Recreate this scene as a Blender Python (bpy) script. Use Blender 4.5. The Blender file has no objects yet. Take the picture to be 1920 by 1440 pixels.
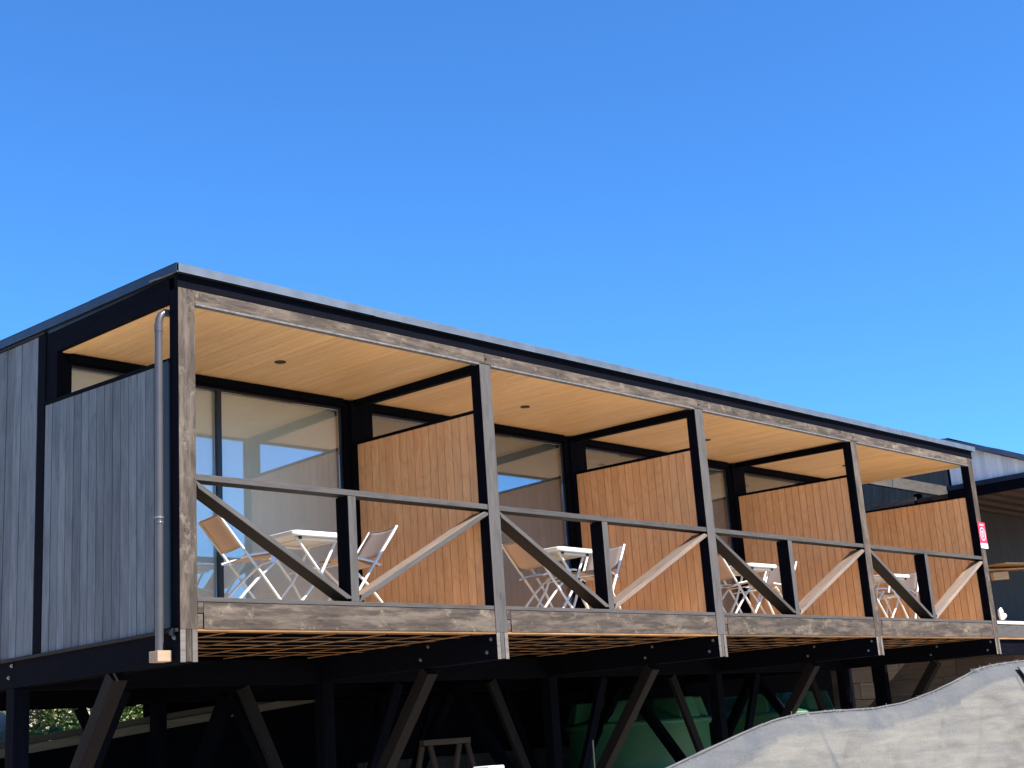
import bpy, math, random
from mathutils import Vector, Matrix, noise
random.seed(7)
S = bpy.context.scene
C = S.collection
R = math.radians

# ---------------------------------------------------------------- camera
CAM = Vector((-5.536, -8.498, -1.117))
YAW, PITCH, ROLL = -0.8257, 0.2541, -0.0701
fwd = Vector((-math.sin(YAW)*math.cos(PITCH), math.cos(YAW)*math.cos(PITCH), math.sin(PITCH)))
rt = Vector((math.cos(YAW), math.sin(YAW), 0)); up = rt.cross(fwd)
cr, sr = math.cos(ROLL), math.sin(ROLL)
r2 = rt*cr + up*sr; u2 = up*cr - rt*sr
cd = bpy.data.cameras.new('camera'); cam = bpy.data.objects.new('camera', cd); C.objects.link(cam)
M = Matrix.Identity(4)
for i in range(3):
    M[i][0] = r2[i]; M[i][1] = u2[i]; M[i][2] = -fwd[i]; M[i][3] = CAM[i]
cam.matrix_world = M
cd.sensor_width = 36; cd.lens = 36*2552.3/1920; cd.clip_end = 3000; cd.clip_start = 0.05
S.camera = cam

# ---------------------------------------------------------------- light
SUN_EL, SUN_AZ = R(47), R(170)
world = bpy.data.worlds.new('World'); S.world = world; world.use_nodes = True
wn = world.node_tree.nodes; wl = world.node_tree.links
sky = wn.new('ShaderNodeTexSky'); sky.sky_type = 'NISHITA'; sky.sun_disc = False
sky.sun_elevation = SUN_EL; sky.sun_rotation = SUN_AZ; sky.air_density = 1.0; sky.dust_density = 0.1; sky.ozone_density = 3.0
hs = wn.new('ShaderNodeMix'); hs.data_type = 'RGBA'; hs.blend_type = 'MULTIPLY'; hs.inputs['Factor'].default_value = 1.0
hs.inputs['B'].default_value = (.30, .655, 1.03, 1)
wl.new(sky.outputs[0], hs.inputs['A']); wl.new(hs.outputs['Result'], wn['Background'].inputs['Color'])
wn['Background'].inputs['Strength'].default_value = 0.12
sd = bpy.data.lights.new('sun', 'SUN'); sd.energy = 4.6; sd.angle = R(0.5); sd.color = (1.0, 0.95, 0.87)
sun = bpy.data.objects.new('sun', sd); C.objects.link(sun)
to_sun = Vector((math.sin(SUN_AZ)*math.cos(SUN_EL), math.cos(SUN_AZ)*math.cos(SUN_EL), math.sin(SUN_EL)))
sun.rotation_euler = to_sun.to_track_quat('Z', 'Y').to_euler()
S.view_settings.view_transform = 'Standard'; S.view_settings.look = 'None'
S.view_settings.exposure = 1.08; S.view_settings.gamma = 1.0
S.render.engine = 'CYCLES'
S.cycles.max_bounces = 10; S.cycles.diffuse_bounces = 6; S.cycles.glossy_bounces = 4; S.cycles.transparent_max_bounces = 16

# ---------------------------------------------------------------- helpers
def link(o, parent=None):
    C.objects.link(o)
    if parent is not None: o.parent = parent
    return o
def tag(o, label=None, cat=None, group=None, kind=None):
    if label: o['label'] = label
    if cat: o['category'] = cat
    if group: o['group'] = group
    if kind: o['kind'] = kind
    return o
def thing(name, label, cat, loc=(0, 0, 0), rz=0.0, group=None):
    o = bpy.data.objects.new(name, None); o.empty_display_size = .1
    link(o); o.location = loc; o.rotation_euler = (0, 0, rz)
    return tag(o, label, cat, group)
def copy_tree(o, parent=None):
    c = o.copy(); C.objects.link(c)
    if parent is not None: c.parent = parent
    for ch in list(o.children): copy_tree(ch, c)
    return c

class MB:
    def __init__(s): s.v = []; s.f = []; s.m = []; s.r = []; s.sm = []
    def add(s, vs, fs, mi=0, rnd=None, smooth=False):
        b = len(s.v); s.v += [tuple(v) for v in vs]
        rnd = random.random() if rnd is None else rnd
        for k, f in enumerate(fs):
            s.f.append([b+i for i in f]); s.m.append(mi[k] if isinstance(mi, (list, tuple)) else mi); s.r.append(rnd); s.sm.append(smooth)
    def box(s, x0, x1, y0, y1, z0, z1, mi=0, rnd=None, ztop=None):
        # ztop: callable giving top height at y (sloped tops)
        t = (lambda y: z1) if ztop is None else ztop
        vs = [(x0,y0,z0),(x1,y0,z0),(x1,y1,z0),(x0,y1,z0),(x0,y0,t(y0)),(x1,y0,t(y0)),(x1,y1,t(y1)),(x0,y1,t(y1))]
        # faces: front(-y), right(+x), back(+y), left(-x), top, bottom
        s.add(vs, [(0,1,5,4),(1,2,6,5),(2,3,7,6),(3,0,4,7),(4,5,6,7),(3,2,1,0)], mi, rnd)
    def ring_tube(s, pts, rad, n=8, mi=0, rnd=None, flat=None, caps=True):
        # tube through points; flat=(axis vector, factor) widens section
        pts = [Vector(p) for p in pts]; rings = []; b = []
        prev = None
        for i, p in enumerate(pts):
            d = (pts[min(i+1, len(pts)-1)] - pts[max(i-1, 0)]).normalized()
            if prev is None:
                a = Vector((0, 1, 0)) if abs(d.y) < .9 else Vector((1, 0, 0))
            else: a = prev
            a = (a - d*a.dot(d)).normalized(); prev = a; c = d.cross(a)
            r = rad[i] if isinstance(rad, (list, tuple)) else rad
            fl = 1.0 if flat is None else flat
            rings.append([p + a*(math.cos(2*math.pi*k/n)*r*fl) + c*(math.sin(2*math.pi*k/n)*r) for k in range(n)])
        vs = [q for rg in rings for q in rg]; fs = []
        for i in range(len(rings)-1):
            for k in range(n):
                fs.append((i*n+k, i*n+(k+1) % n, (i+1)*n+(k+1) % n, (i+1)*n+k))
        s.add(vs, fs, mi, rnd, True)
        if caps:
            e = len(rings)-1
            s.add(rings[0][::-1], [tuple(range(n))], mi, rnd); s.add(rings[e], [tuple(range(n))], mi, rnd)
    def build(s, name, mats, parent=None, loc=None, bevel=0, solid=0, shade=None):
        me = bpy.data.meshes.new(name); me.from_pydata(s.v, [], s.f); me.update()
        mats = mats if isinstance(mats, (list, tuple)) else [mats]
        for m in mats: me.materials.append(m)
        ca = me.color_attributes.new('rnd', 'FLOAT_COLOR', 'CORNER')
        k = 0
        for p, mi, r, sm in zip(me.polygons, s.m, s.r, s.sm):
            p.material_index = mi; p.use_smooth = sm
            for _ in range(p.loop_total):
                ca.data[k].color = (r, (r*7.31) % 1, (r*13.7) % 1, 1); k += 1
        o = bpy.data.objects.new(name, me); link(o, parent)
        if loc is not None: o.location = loc
        if bevel:
            md = o.modifiers.new('bevel', 'BEVEL'); md.width = bevel; md.segments = 2; md.limit_method = 'ANGLE'; md.angle_limit = R(50)
        return o

def timber(name, p0, p1, w, h, mats, parent, mi=0, bevel=0.003, upv=(0, 0, 1), ends=(0, 0), sub=False):
    """board from p0 to p1 (centre line), local X = length, local Y = width w, local Z = height h"""
    p0 = Vector(p0); p1 = Vector(p1); d = (p1-p0); L = d.length; d.normalize()
    upv = Vector(upv); y = upv.cross(d).normalized(); z = d.cross(y)
    b = MB(); e0, e1 = ends
    x0, x1 = -L/2, L/2
    vs = [(x0-e0,-w/2,-h/2),(x1+e1,-w/2,-h/2),(x1+e1,w/2,-h/2),(x0-e0,w/2,-h/2),(x0+e0,-w/2,h/2),(x1-e1,-w/2,h/2),(x1-e1,w/2,h/2),(x0+e0,w/2,h/2)]
    b.add(vs, [(0,1,5,4),(1,2,6,5),(2,3,7,6),(3,0,4,7),(4,5,6,7),(3,2,1,0)], mi)
    o = b.build(name, mats, parent, bevel=bevel)
    m = Matrix.Identity(4)
    for i in range(3): m[i][0] = d[i]; m[i][1] = y[i]; m[i][2] = z[i]; m[i][3] = (p0[i]+p1[i])/2
    o.matrix_basis = m
    return o

# ---------------------------------------------------------------- materials
def nmat(name, rough=0.7, spec=0.3, metal=0.0):
    m = bpy.data.materials.new(name); m.use_nodes = True
    nt = m.node_tree; b = nt.nodes['Principled BSDF']
    b.inputs['Roughness'].default_value = rough; b.inputs['Specular IOR Level'].default_value = spec; b.inputs['Metallic'].default_value = metal
    return m, nt, b
def nd(nt, t, **kw):
    n = nt.nodes.new(t)
    for k, v in kw.items(): setattr(n, k, v)
    return n
def ramp(nt, stops):
    r = nt.nodes.new('ShaderNodeValToRGB'); e = r.color_ramp.elements
    while len(e) < len(stops): e.new(.5)
    for x, (p, c) in zip(e, stops): x.position = p; x.color = (*c, 1)
    return r
def coords(nt, scale, use_rnd=True, loc=None):
    tc = nd(nt, 'ShaderNodeTexCoord'); mp = nd(nt, 'ShaderNodeMapping'); mp.inputs['Scale'].default_value = scale
    L = nt.links
    oi = nd(nt, 'ShaderNodeObjectInfo'); at = nd(nt, 'ShaderNodeAttribute', attribute_name='rnd')
    mu = nd(nt, 'ShaderNodeVectorMath', operation='SCALE'); mu.inputs['Scale'].default_value = 31.0
    ad0 = nd(nt, 'ShaderNodeVectorMath', operation='ADD'); L.new(at.outputs['Color'], ad0.inputs[0]); L.new(oi.outputs['Random'], ad0.inputs[1])
    L.new(ad0.outputs[0], mu.inputs[0])
    ad = nd(nt, 'ShaderNodeVectorMath', operation='ADD'); L.new(tc.outputs['Object'], ad.inputs[0])
    if use_rnd: L.new(mu.outputs[0], ad.inputs[1])
    L.new(ad.outputs[0], mp.inputs['Vector'])
    return mp.outputs[0]
def noise_n(nt, vec, scale, detail=5, rough=.55, dist=0.0):
    n = nd(nt, 'ShaderNodeTexNoise'); n.inputs['Scale'].default_value = scale; n.inputs['Detail'].default_value = detail
    n.inputs['Roughness'].default_value = rough; n.inputs['Distortion'].default_value = dist
    nt.links.new(vec, n.inputs['Vector']); return n
def mix(nt, a, b, fac, mode='MIX'):
    n = nd(nt, 'ShaderNodeMix', data_type='RGBA', blend_type=mode)
    for inp, val in ((n.inputs['A'], a), (n.inputs['B'], b), (n.inputs['Factor'], fac)):
        if isinstance(val, (int, float)): inp.default_value = val
        elif isinstance(val, tuple): inp.default_value = (*val, 1)
        else: nt.links.new(val, inp)
    return n.outputs['Result']
def bump(nt, b, height, strength=.3, dist=.01):
    n = nd(nt, 'ShaderNodeBump'); n.inputs['Strength'].default_value = strength; n.inputs['Distance'].default_value = dist
    nt.links.new(height, n.inputs['Height']); nt.links.new(n.outputs[0], b.inputs['Normal'])

AX = {'X': (1, 9, 9), 'Y': (9, 1, 9), 'Z': (9, 9, 1)}
def wood(name, dark, light, axis='X', rough=.65, patches=None, patch_amt=.5, knots=.0, board_var=.18, spec=.25, gscale=1.0, bumps=.25, worn=None, kscale=1.6, flame=None):
    m, nt, b = nmat(name, rough, spec); L = nt.links
    a = AX[axis]
    v = coords(nt, tuple(x*gscale for x in a))
    n1 = noise_n(nt, v, 2.2, 8, .62, .6)
    r1 = ramp(nt, [(.28, dark), (.72, light)]); L.new(n1.outputs[0], r1.inputs[0])
    col = r1.outputs[0]
    v2 = coords(nt, tuple(.35*x for x in a))
    if patches:
        n2 = noise_n(nt, coords(nt, tuple((.9 if x == 1 else 5.5) for x in a)), 2.6, 8, .68, .25)
        rr = ramp(nt, [(.5-patch_amt*.12, (0, 0, 0)), (.5+.12, (1, 1, 1))]); L.new(n2.outputs[0], rr.inputs[0])
        col = mix(nt, col, patches, rr.outputs[0])
    if flame:
        nf = noise_n(nt, coords(nt, tuple((.9 if x == 1 else 2.2) for x in a), False), 1.5, 2, .5, 0)
        wf = nd(nt, 'ShaderNodeMath', operation='MULTIPLY'); L.new(nf.outputs[0], wf.inputs[0]); wf.inputs[1].default_value = 9.0
        pf = nd(nt, 'ShaderNodeMath', operation='PINGPONG'); L.new(wf.outputs[0], pf.inputs[0]); pf.inputs[1].default_value = .5
        rf_ = ramp(nt, [(.0, (.42, .42, .42)), (.22, (0, 0, 0))]); L.new(pf.outputs[0], rf_.inputs[0])
        col = mix(nt, col, flame, rf_.outputs[0])
    if worn:
        n3 = noise_n(nt, coords(nt, tuple((2.2 if x == 1 else 2.6) for x in a)), 2.4, 8, .78, .2)
        rr = ramp(nt, [(.56, (0, 0, 0)), (.68, (1, 1, 1))]); L.new(n3.outputs[0], rr.inputs[0])
        col = mix(nt, col, worn, rr.outputs[0])
    if knots:
        vo = nd(nt, 'ShaderNodeTexVoronoi', feature='F1'); vo.inputs['Scale'].default_value = kscale
        L.new(coords(nt, tuple((1.3 if x == 1 else 4.2) for x in a)), vo.inputs['Vector'])
        rk = ramp(nt, [(.0, (knots, knots, knots)), (.10, (0, 0, 0))]); L.new(vo.outputs['Distance'], rk.inputs[0])
        col = mix(nt, col, tuple(x*.35 for x in dark), rk.outputs[0])
    at = nd(nt, 'ShaderNodeAttribute', attribute_name='rnd')
    sp = nd(nt, 'ShaderNodeSeparateColor'); L.new(at.outputs['Color'], sp.inputs[0])
    mr = nd(nt, 'ShaderNodeMapRange'); L.new(sp.outputs[1], mr.inputs['Value']); mr.inputs['To Min'].default_value = 1-board_var; mr.inputs['To Max'].default_value = 1+board_var
    vm = nd(nt, 'ShaderNodeVectorMath', operation='SCALE'); L.new(col, vm.inputs[0]); L.new(mr.outputs[0], vm.inputs['Scale'])
    L.new(vm.outputs[0], b.inputs['Base Color'])
    fine = noise_n(nt, coords(nt, tuple(x*4*gscale for x in a)), 3, 4, .6)
    bump(nt, b, fine.outputs[0], bumps, .004)
    return m
def simple(name, col, rough=.6, spec=.3, metal=0, var=.12, scale=6, bumps=0.0, detail=4):
    m, nt, b = nmat(name, rough, spec, metal)
    n = noise_n(nt, coords(nt, (1, 1, 1)), scale, detail)
    r = ramp(nt, [(.3, tuple(c*(1-var) for c in col)), (.7, tuple(min(1, c*(1+var)) for c in col))])
    nt.links.new(n.outputs[0], r.inputs[0]); nt.links.new(r.outputs[0], b.inputs['Base Color'])
    if bumps: bump(nt, b, n.outputs[0], bumps, .01)
    return m

blk = wood('black_stained_wood', (.0014, .0017, .0035), (.004, .0045, .0085), rough=.8, board_var=.2, spec=.05)
blkZ = wood('black_stained_wood_upright', (.0014, .0017, .0035), (.004, .0045, .0085), 'Z', rough=.8, board_var=.2, spec=.05)
dkbr = wood('dark_brown_wood', (.006, .0045, .0038), (.018, .0135, .011), rough=.7, knots=.5)
stilt = wood('dark_stilt_wood', (.004, .003, .0028), (.011, .008, .007), rough=.7, knots=.4, spec=.15)
weath = wood('weathered_grey_brown_wood', (.036, .026, .019), (.092, .067, .049), rough=.75, patches=(.145, .110, .080), knots=.8, worn=(.25, .195, .13), gscale=1.6, patch_amt=.4)
greyw = wood('weathered_grey_wood', (.047, .041, .036), (.102, .092, .082), rough=.75, patches=(.092, .080, .073), knots=.8, gscale=1.6)
weathZ = wood('weathered_grey_brown_upright', (.036, .026, .019), (.092, .067, .049), 'Z', rough=.75, patches=(.14, .107, .08), knots=.8, worn=(.2, .16, .12), gscale=1.6, patch_amt=.4)
greyZ = wood('weathered_grey_upright', (.047, .041, .036), (.102, .092, .082), 'Z', rough=.75, patches=(.092, .080, .073), knots=.8, gscale=1.6)
paleend = wood('pale_end_grain', (.10, .085, .068), (.19, .165, .135), rough=.8)
tanw = wood('tan_worn_wood', (.16, .11, .08), (.36, .25, .17), rough=.7, knots=.5, patches=(.2, .17, .15))
clad = wood('grey_stained_cladding', (.078, .090, .098), (.125, .140, .149), 'Z', rough=.7, knots=.6, board_var=.22, patches=(.150, .166, .174), patch_amt=.8, gscale=.6)
cladtop = wood('pale_weathered_cladding', (.70, .67, .61), (.93, .90, .84), 'Z', rough=.7, board_var=.12, patches=(.82, .79, .73))
panel = wood('orange_panel_boards', (.78, .395, .165), (.93, .53, .245), 'Z', rough=.5, board_var=.06, knots=.0, patches=(.80, .40, .175), bumps=.08, gscale=.7, flame=(.66, .31, .13))
ceilw = wood('varnished_pine_ceiling', (.76, .465, .205), (.91, .60, .29), 'Y', rough=.5, board_var=.055, knots=.8, bumps=.05, gscale=.8, kscale=2.3)
deckw = wood('deck_boards', (.50, .37, .25), (.66, .5, .34), 'X', rough=.6, knots=.3)
rawor = wood('raw_batten_wood', (.18, .09, .035), (.38, .195, .08), 'X', rough=.7, board_var=.4)
block_w = wood('raw_pine_block', (.27, .18, .115), (.40, .28, .18), 'X', rough=.7, knots=.8)
metal_f = simple('zinc_flashing', (.115, .135, .16), .5, .4, .3, .18, 5)
metal_d = simple('dark_flashing', (.028, .035, .048), .4, .5, .4, .3, 4)
trim_p = simple('pale_drip_trim', (.15, .145, .14), .6, .2, 0, .3, 20)
pipe_m = simple('brown_grey_pipe', (.072, .066, .066), .35, .5, 0, .12, 6)
alu = simple('black_aluminium', (.008, .010, .016), .35, .5, 0, .2, 4)
bolt_m = simple('zinc_bolt', (.28, .28, .265), .4, .5, .6, .1, 5)
white_m = simple('white_powder_coat', (.82, .80, .74), .35, .5, 0, .04, 8)
blackp = simple('black_plastic', (.012, .012, .014), .4, .4)
concrete = simple('grey_concrete', (.2, .19, .17), .9, .2, 0, .3, 4, .3)
blind_m, nt, b = nmat('roller_blind_fabric', .9, .1)
n = noise_n(nt, coords(nt, (1, 30, 1)), 1.2, 3); r = ramp(nt, [(.3, (.78, .72, .565)), (.7, (.83, .77, .61))]); nt.links.new(n.outputs[0], r.inputs[0]); nt.links.new(r.outputs[0], b.inputs['Base Color'])

def fabric(name, c1, c2, trans, tcol=None):
    m = bpy.data.materials.new(name); m.use_nodes = True; nt = m.node_tree; L = nt.links
    for x in list(nt.nodes): nt.nodes.remove(x)
    out = nd(nt, 'ShaderNodeOutputMaterial'); d = nd(nt, 'ShaderNodeBsdfDiffuse'); t = nd(nt, 'ShaderNodeBsdfTranslucent'); mx = nd(nt, 'ShaderNodeMixShader')
    w = nd(nt, 'ShaderNodeTexWave'); w.inputs['Scale'].default_value = 60; w.inputs['Distortion'].default_value = .5
    L.new(coords(nt, (1, 1, 1)), w.inputs['Vector'])
    r = ramp(nt, [(0, c1), (1, c2)]); L.new(w.outputs[0], r.inputs[0])
    L.new(r.outputs[0], d.inputs[0]); mx.inputs[0].default_value = trans
    if tcol: t.inputs[0].default_value = (*tcol, 1)
    else: L.new(r.outputs[0], t.inputs[0])
    L.new(d.outputs[0], mx.inputs[1]); L.new(t.outputs[0], mx.inputs[2]); L.new(mx.outputs[0], out.inputs[0])
    return m
sling = fabric('taupe_sling_fabric', (.30, .27, .265), (.40, .36, .355), .5, (.62, .46, .33))

glass = bpy.data.materials.new('coated_window_glass'); glass.use_nodes = True; nt = glass.node_tree
for x in list(nt.nodes): nt.nodes.remove(x)
out = nd(nt, 'ShaderNodeOutputMaterial'); g = nd(nt, 'ShaderNodeBsdfGlossy'); t = nd(nt, 'ShaderNodeBsdfTransparent'); mx = nd(nt, 'ShaderNodeMixShader')
g.inputs['Roughness'].default_value = 0.0; g.inputs['Color'].default_value = (.95, .97, 1, 1); t.inputs['Color'].default_value = (.99, .995, .99, 1)
lw = nd(nt, 'ShaderNodeFresnel'); lw.inputs['IOR'].default_value = 1.5
ma = nd(nt, 'ShaderNodeMath', operation='MULTIPLY_ADD'); ma.inputs[1].default_value = .8; ma.inputs[2].default_value = .085
nt.links.new(lw.outputs[0], ma.inputs[0]); nt.links.new(ma.outputs[0], mx.inputs[0])
nt.links.new(t.outputs[0], mx.inputs[1]); nt.links.new(g.outputs[0], mx.inputs[2]); nt.links.new(mx.outputs[0], out.inputs[0])

# ================================================================ SETTING
def terrain_z(x, y):
    z = -2.6
    bank = -0.95 + .10*min(max((x-2)/6, 0), 1.3)
    if y > 7.6:
        t = min((y-7.6)/.5, 1.0)
        top = bank + max(0, y-8.1)*.10
        if y > 12: top += min((y-12)*.28, 3.2)
        z = z + (top-z)*t
    z += .05*noise.noise(Vector((x*.6, y*.6, 0)))
    return z
gb = MB(); xs = [-600, -200, -60, -30] + [-15+1.0*i for i in range(56)] + [50, 80, 200, 600]
ys = [-600, -200, -60, -25] + [-14+.7*i for i in range(62)] + [40, 70, 200, 600]
gv = [(x, y, terrain_z(x, y)) for y in ys for x in xs]; nx = len(xs)
gb.add(gv, [(j*nx+i, j*nx+i+1, (j+1)*nx+i+1, (j+1)*nx+i) for j in range(len(ys)-1) for i in range(nx-1)], 0, .5, True)
gm, nt, b = nmat('dry_earth', .95, .1)
n1 = noise_n(nt, coords(nt, (1, 1, 1), False), 1.2, 8, .6); r = ramp(nt, [(.3, (.36, .30, .23)), (.7, (.54, .46, .37))]); nt.links.new(n1.outputs[0], r.inputs[0]); nt.links.new(r.outputs[0], b.inputs['Base Color'])
bump(nt, b, noise_n(nt, coords(nt, (1, 1, 1), False), 9, 6).outputs[0], .5, .05)
tag(gb.build('ground', gm), kind='structure')

# ================================================================ DECK HOUSE
PX = [0.0, 3.246, 6.620, 9.987, 13.343]; PW = .1485; PD = .12
D = 1.838; ZB = 2.2825; ZBT = 2.389; ZP = -.434; ZJ = -.2
YB = 6.3
house = thing('deck_house', 'long black timber building on stilts with four open balcony bays under a flat roof', 'house')
def zc(y): return 2.288 + .0195*y
def roof_top(y): return 2.572 + .034*y

# --- posts (weathered front, black sides)
for i, x in enumerate(PX):
    b = MB()
    zt = ZBT-.002 if i in (0, 4) else ZB-.004
    b.box(0, PW, 0, PD, ZJ, zt, [0, 1, 1, 1, 1, 1])
    b.box(.05, PW-.051, .002, PD-.004, ZP+.004, ZJ-.0005, [0, 1, 1, 1, 1, 1])
    b.build('post', [weathZ if i in (0, 3, 4) else greyZ, blkZ], house, (x, 0, 0), bevel=.003)

# --- long front beam, one length per bay, with its pale drip trim
ends = [0] + PX[1:4] + [PX[4]+PW]
for i in range(4):
    x0 = PW if i == 0 else PX[i]+PW/2+.002
    x1 = PX[i+1]+PW/2 if i < 3 else PX[4]
    if i == 3: x1 -= .001
    o = timber('front_beam', (x0, .03, (ZB+ZBT)/2), (x1, .03, (ZB+ZBT)/2), .056, ZBT-ZB-.003, [weath, blk], house, [0, 1, 1, 1, 1, 1])
    for xx in ((PX[i+1]+PW*.62),):
        h = MB(); h.ring_tube([(xx, -.004, ZB+.05), (xx, .001, ZB+.05)], .011, 8); h.build('bolt_head', blackp, house)
    t = MB(); t.box(PX[i]+PW+.003, PX[i+1]-.003, -.004, .05, ZB-.016, ZB-.001); t.build('drip_trim', trim_p, house)
b = MB(); b.box(.001, PX[4]+PW+.05, .012, .055, ZBT, 2.506); b.build('fascia_board', blk, house, bevel=.003)
# --- flat roof: sheet, metal edge flashings in lengths, black soffit edge
RX0, RX1 = -.012, PX[4]+PW+.10
roof = MB(); roof.box(RX0+.02, RX1-.02, .0, YB+.25, 2.50, 2.55, 0, None, ztop=lambda y: roof_top(y)-.008)
roof_o = roof.build('roof', metal_d, house)
xs_ = [RX0, 1.95, 4.02, 5.40, 7.38, 9.36, 11.4, RX1]
for a_, c_ in zip(xs_[:-1], xs_[1:]):
    k = MB(); dz = random.uniform(-.002, .004); dy = random.uniform(-.003, .003)
    z1 = 2.571+dz; y0 = -.026+dy
    prof = [(y0-.007, 2.497+dz), (y0, 2.505+dz), (y0, z1-.006), (y0+.006, z1), (.22, z1+.009), (.22, z1+.006), (y0+.008, z1-.004), (y0+.004, 2.505)]
    n = len(prof); vs = [(a_, y, z) for y, z in prof] + [(c_+.012, y, z) for y, z in prof]
    k.add(vs, [(j, n+j, n+(j+1) % n, (j+1) % n) for j in range(n)] + [tuple(range(n))[::-1], tuple(range(n, 2*n))])
    k.build('edge_flashing', metal_f, roof_o)
for a_, c_ in ((-.02, 1.25), (1.25, 3.3), (3.3, 5.2), (5.2, YB+.26)):
    k = MB(); z = lambda y: roof_top(y)
    off = random.uniform(0, .006)
    for (xa, xb, lo, hi) in ((RX0-.010-off, RX0-.006-off, -.078, .0), (RX0-.010-off, .18, -.003, .003)):
        vs = [(xa, a_, z(a_)+lo), (xb, a_, z(a_)+lo), (xb, c_+.01, z(c_)+lo), (xa, c_+.01, z(c_)+lo), (xa, a_, z(a_)+hi), (xb, a_, z(a_)+hi), (xb, c_+.01, z(c_)+hi), (xa, c_+.01, z(c_)+hi)]
        k.add(vs, [(0,1,5,4),(1,2,6,5),(2,3,7,6),(3,0,4,7),(4,5,6,7),(3,2,1,0)])
    k.build('side_flashing', metal_d, roof_o)
k = MB(); k.ring_tube([(-.02, -.03, 2.50), (-.035, .18, 2.502), (-.04, .33, 2.512)], .006, 6); k.build('sealant_bead', paleend, roof_o)

# --- side beam over the open end, partition top rails, ceilings with downlights
timber('side_beam', (.024, PD+.002, 2.39), (.024, 2.0, 2.428), .048, .19, blk, house)
for i in (1, 2, 3):
    timber('partition_rail', (PX[i]+.045, PD+.002, 2.245), (PX[i]+.045, D-.05, 2.288), .07, .075, blk, house)
for i in range(4):
    x0 = PX[i]+(.05 if i == 0 else .082); x1 = PX[i+1]+(.008 if i < 3 else .12)
    b = MB(); nb = int((x1-x0)/.092); w = (x1-x0)/nb
    for k in range(nb):
        dz = random.uniform(-.0008, .0008)
        xa, xb = x0+k*w+.0016, x0+(k+1)*w-.0016
        vs = [(xa, .06, zc(.06)+dz), (xb, .06, zc(.06)+dz), (xb, D+.02, zc(D+.02)+dz), (xa, D+.02, zc(D+.02)+dz)]
        b.add(vs + [(v[0], v[1], v[2]+.012) for v in vs], [(3,2,1,0),(4,5,6,7),(0,1,5,4),(1,2,6,5),(2,3,7,6),(3,0,4,7)])
    b.build('ceiling_boards', ceilw, house)
    lx = [1.736, 4.976, 8.286, 11.65][i]
    l = MB(); l.ring_tube([(0, 0, .004), (0, 0, -.004)], .052, 20); l.ring_tube([(0, 0, -.0045), (0, 0, -.0055)], .036, 16)
    l.build('downlight', alu, house, (lx, 1.03, zc(1.03)-.004))
b = MB(); b.box(.05, PX[4]+.12, .058, YB, 2.345, 2.49); b.build('roof_void', blk, house)
b = MB(); b.box(PX[4]+.121, PX[4]+PW+.04, .056, YB, 2.345, 2.495); b.build('side_beam', blk, house)

# --- partitions: vertical boards with dark cap
def boards(x0, x1, y0, y1, zb, ztop, w=.104):
    b = MB(); n = max(1, round((y1-y0)/w)); w = (y1-y0)/n
    for k in range(n):
        dx = random.uniform(-.0012, .0012); ya, yb_ = y0+k*w+.0036, y0+(k+1)*w-.0036
        b.box(x0+dx, x0+.014+dx, ya, yb_, zb, 0, 0, None, ztop)
        b.box(x1-.014+dx, x1+dx, ya, yb_, zb, 0, 0, None, ztop)
    b.box(x0+.0155, x1-.0155, y0, y1, zb, 0, 1, None, lambda y: ztop(y)-.005)
    return b
for i in range(1, 5):
    zt = lambda y: 1.822+.019*y
    boards(PX[i]+.012, PX[i]+.085, PD, D-.045, .0, zt).build('partition', [panel, blkZ], house)
    timber('partition_cap', (PX[i]+.0485, PD, 1.838), (PX[i]+.0485, D-.04, 1.871), .082, .032, blk, house)
zt = lambda y: 1.808+.040*y
boards(0.0, .075, .215, 2.02, -.188, zt, .12).build('outer_partition', [clad, blkZ], house)['label'] = 'grey stained end partition'
timber('partition_cap', (.036, PD, 1.83), (.036, 2.02, 1.906), .085, .035, blk, house)
b = MB(); b.box(-.012, .05, PD+.004, .205, -.18, 1.83); o = b.build('corner_board', simple('dark_teal_paint', (.035, .055, .068), .5), house, bevel=.003)

# --- left end wall: cladding, corner post
b = MB(); y = 2.155
while y < YB-.02:
    w = random.uniform(.125, .15); y2 = min(y+w, YB); dx = random.uniform(-.002, .002)
    b.box(-.004+dx, .014, y+.004, y2-.004, -.186, 0, 0, None, lambda q: roof_top(q)-.115)
    y = y2
b.box(.0145, .10, 2.05, YB, -.19, 0, 1, None, lambda q: roof_top(q)-.11)
b.build('end_wall', [clad, blkZ], house)
timber('eaves_strip', (-.004, 2.03, roof_top(2.03)-.100), (-.004, YB, roof_top(YB)-.100), .03, .022, dkbr, house)
b = MB(); b.box(-.006, .09, 2.022, 2.150, ZJ, 0, 0, None, lambda q: roof_top(q)-.10); b.build('corner_post', blkZ, house, bevel=.003)
b = MB(); b.box(.002, .14, D-.0, 2.020, ZJ, 2.50); b.build('corner_post', blkZ, house, bevel=.003)
timber('sill_strip', (-.012, .02, -.204), (-.012, YB, -.204), .03, .026, dkbr, house)
# rear and right walls, floor slab of the rooms
b = MB(); b.box(0.02, PX[4]+PW, YB-.1, YB-.002, -.42, 2.5); b.build('rear_wall', blkZ, house)
b = MB(); b.box(PX[4]+.03, PX[4]+PW, D+.12, YB-.101, -.2, 2.49); b.build('end_wall', blkZ, house)
b = MB(); b.box(.101, PX[4]+.02, D+.22, YB-.101, -.12, -.001); b.build('room_floor', blk, house)

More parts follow.
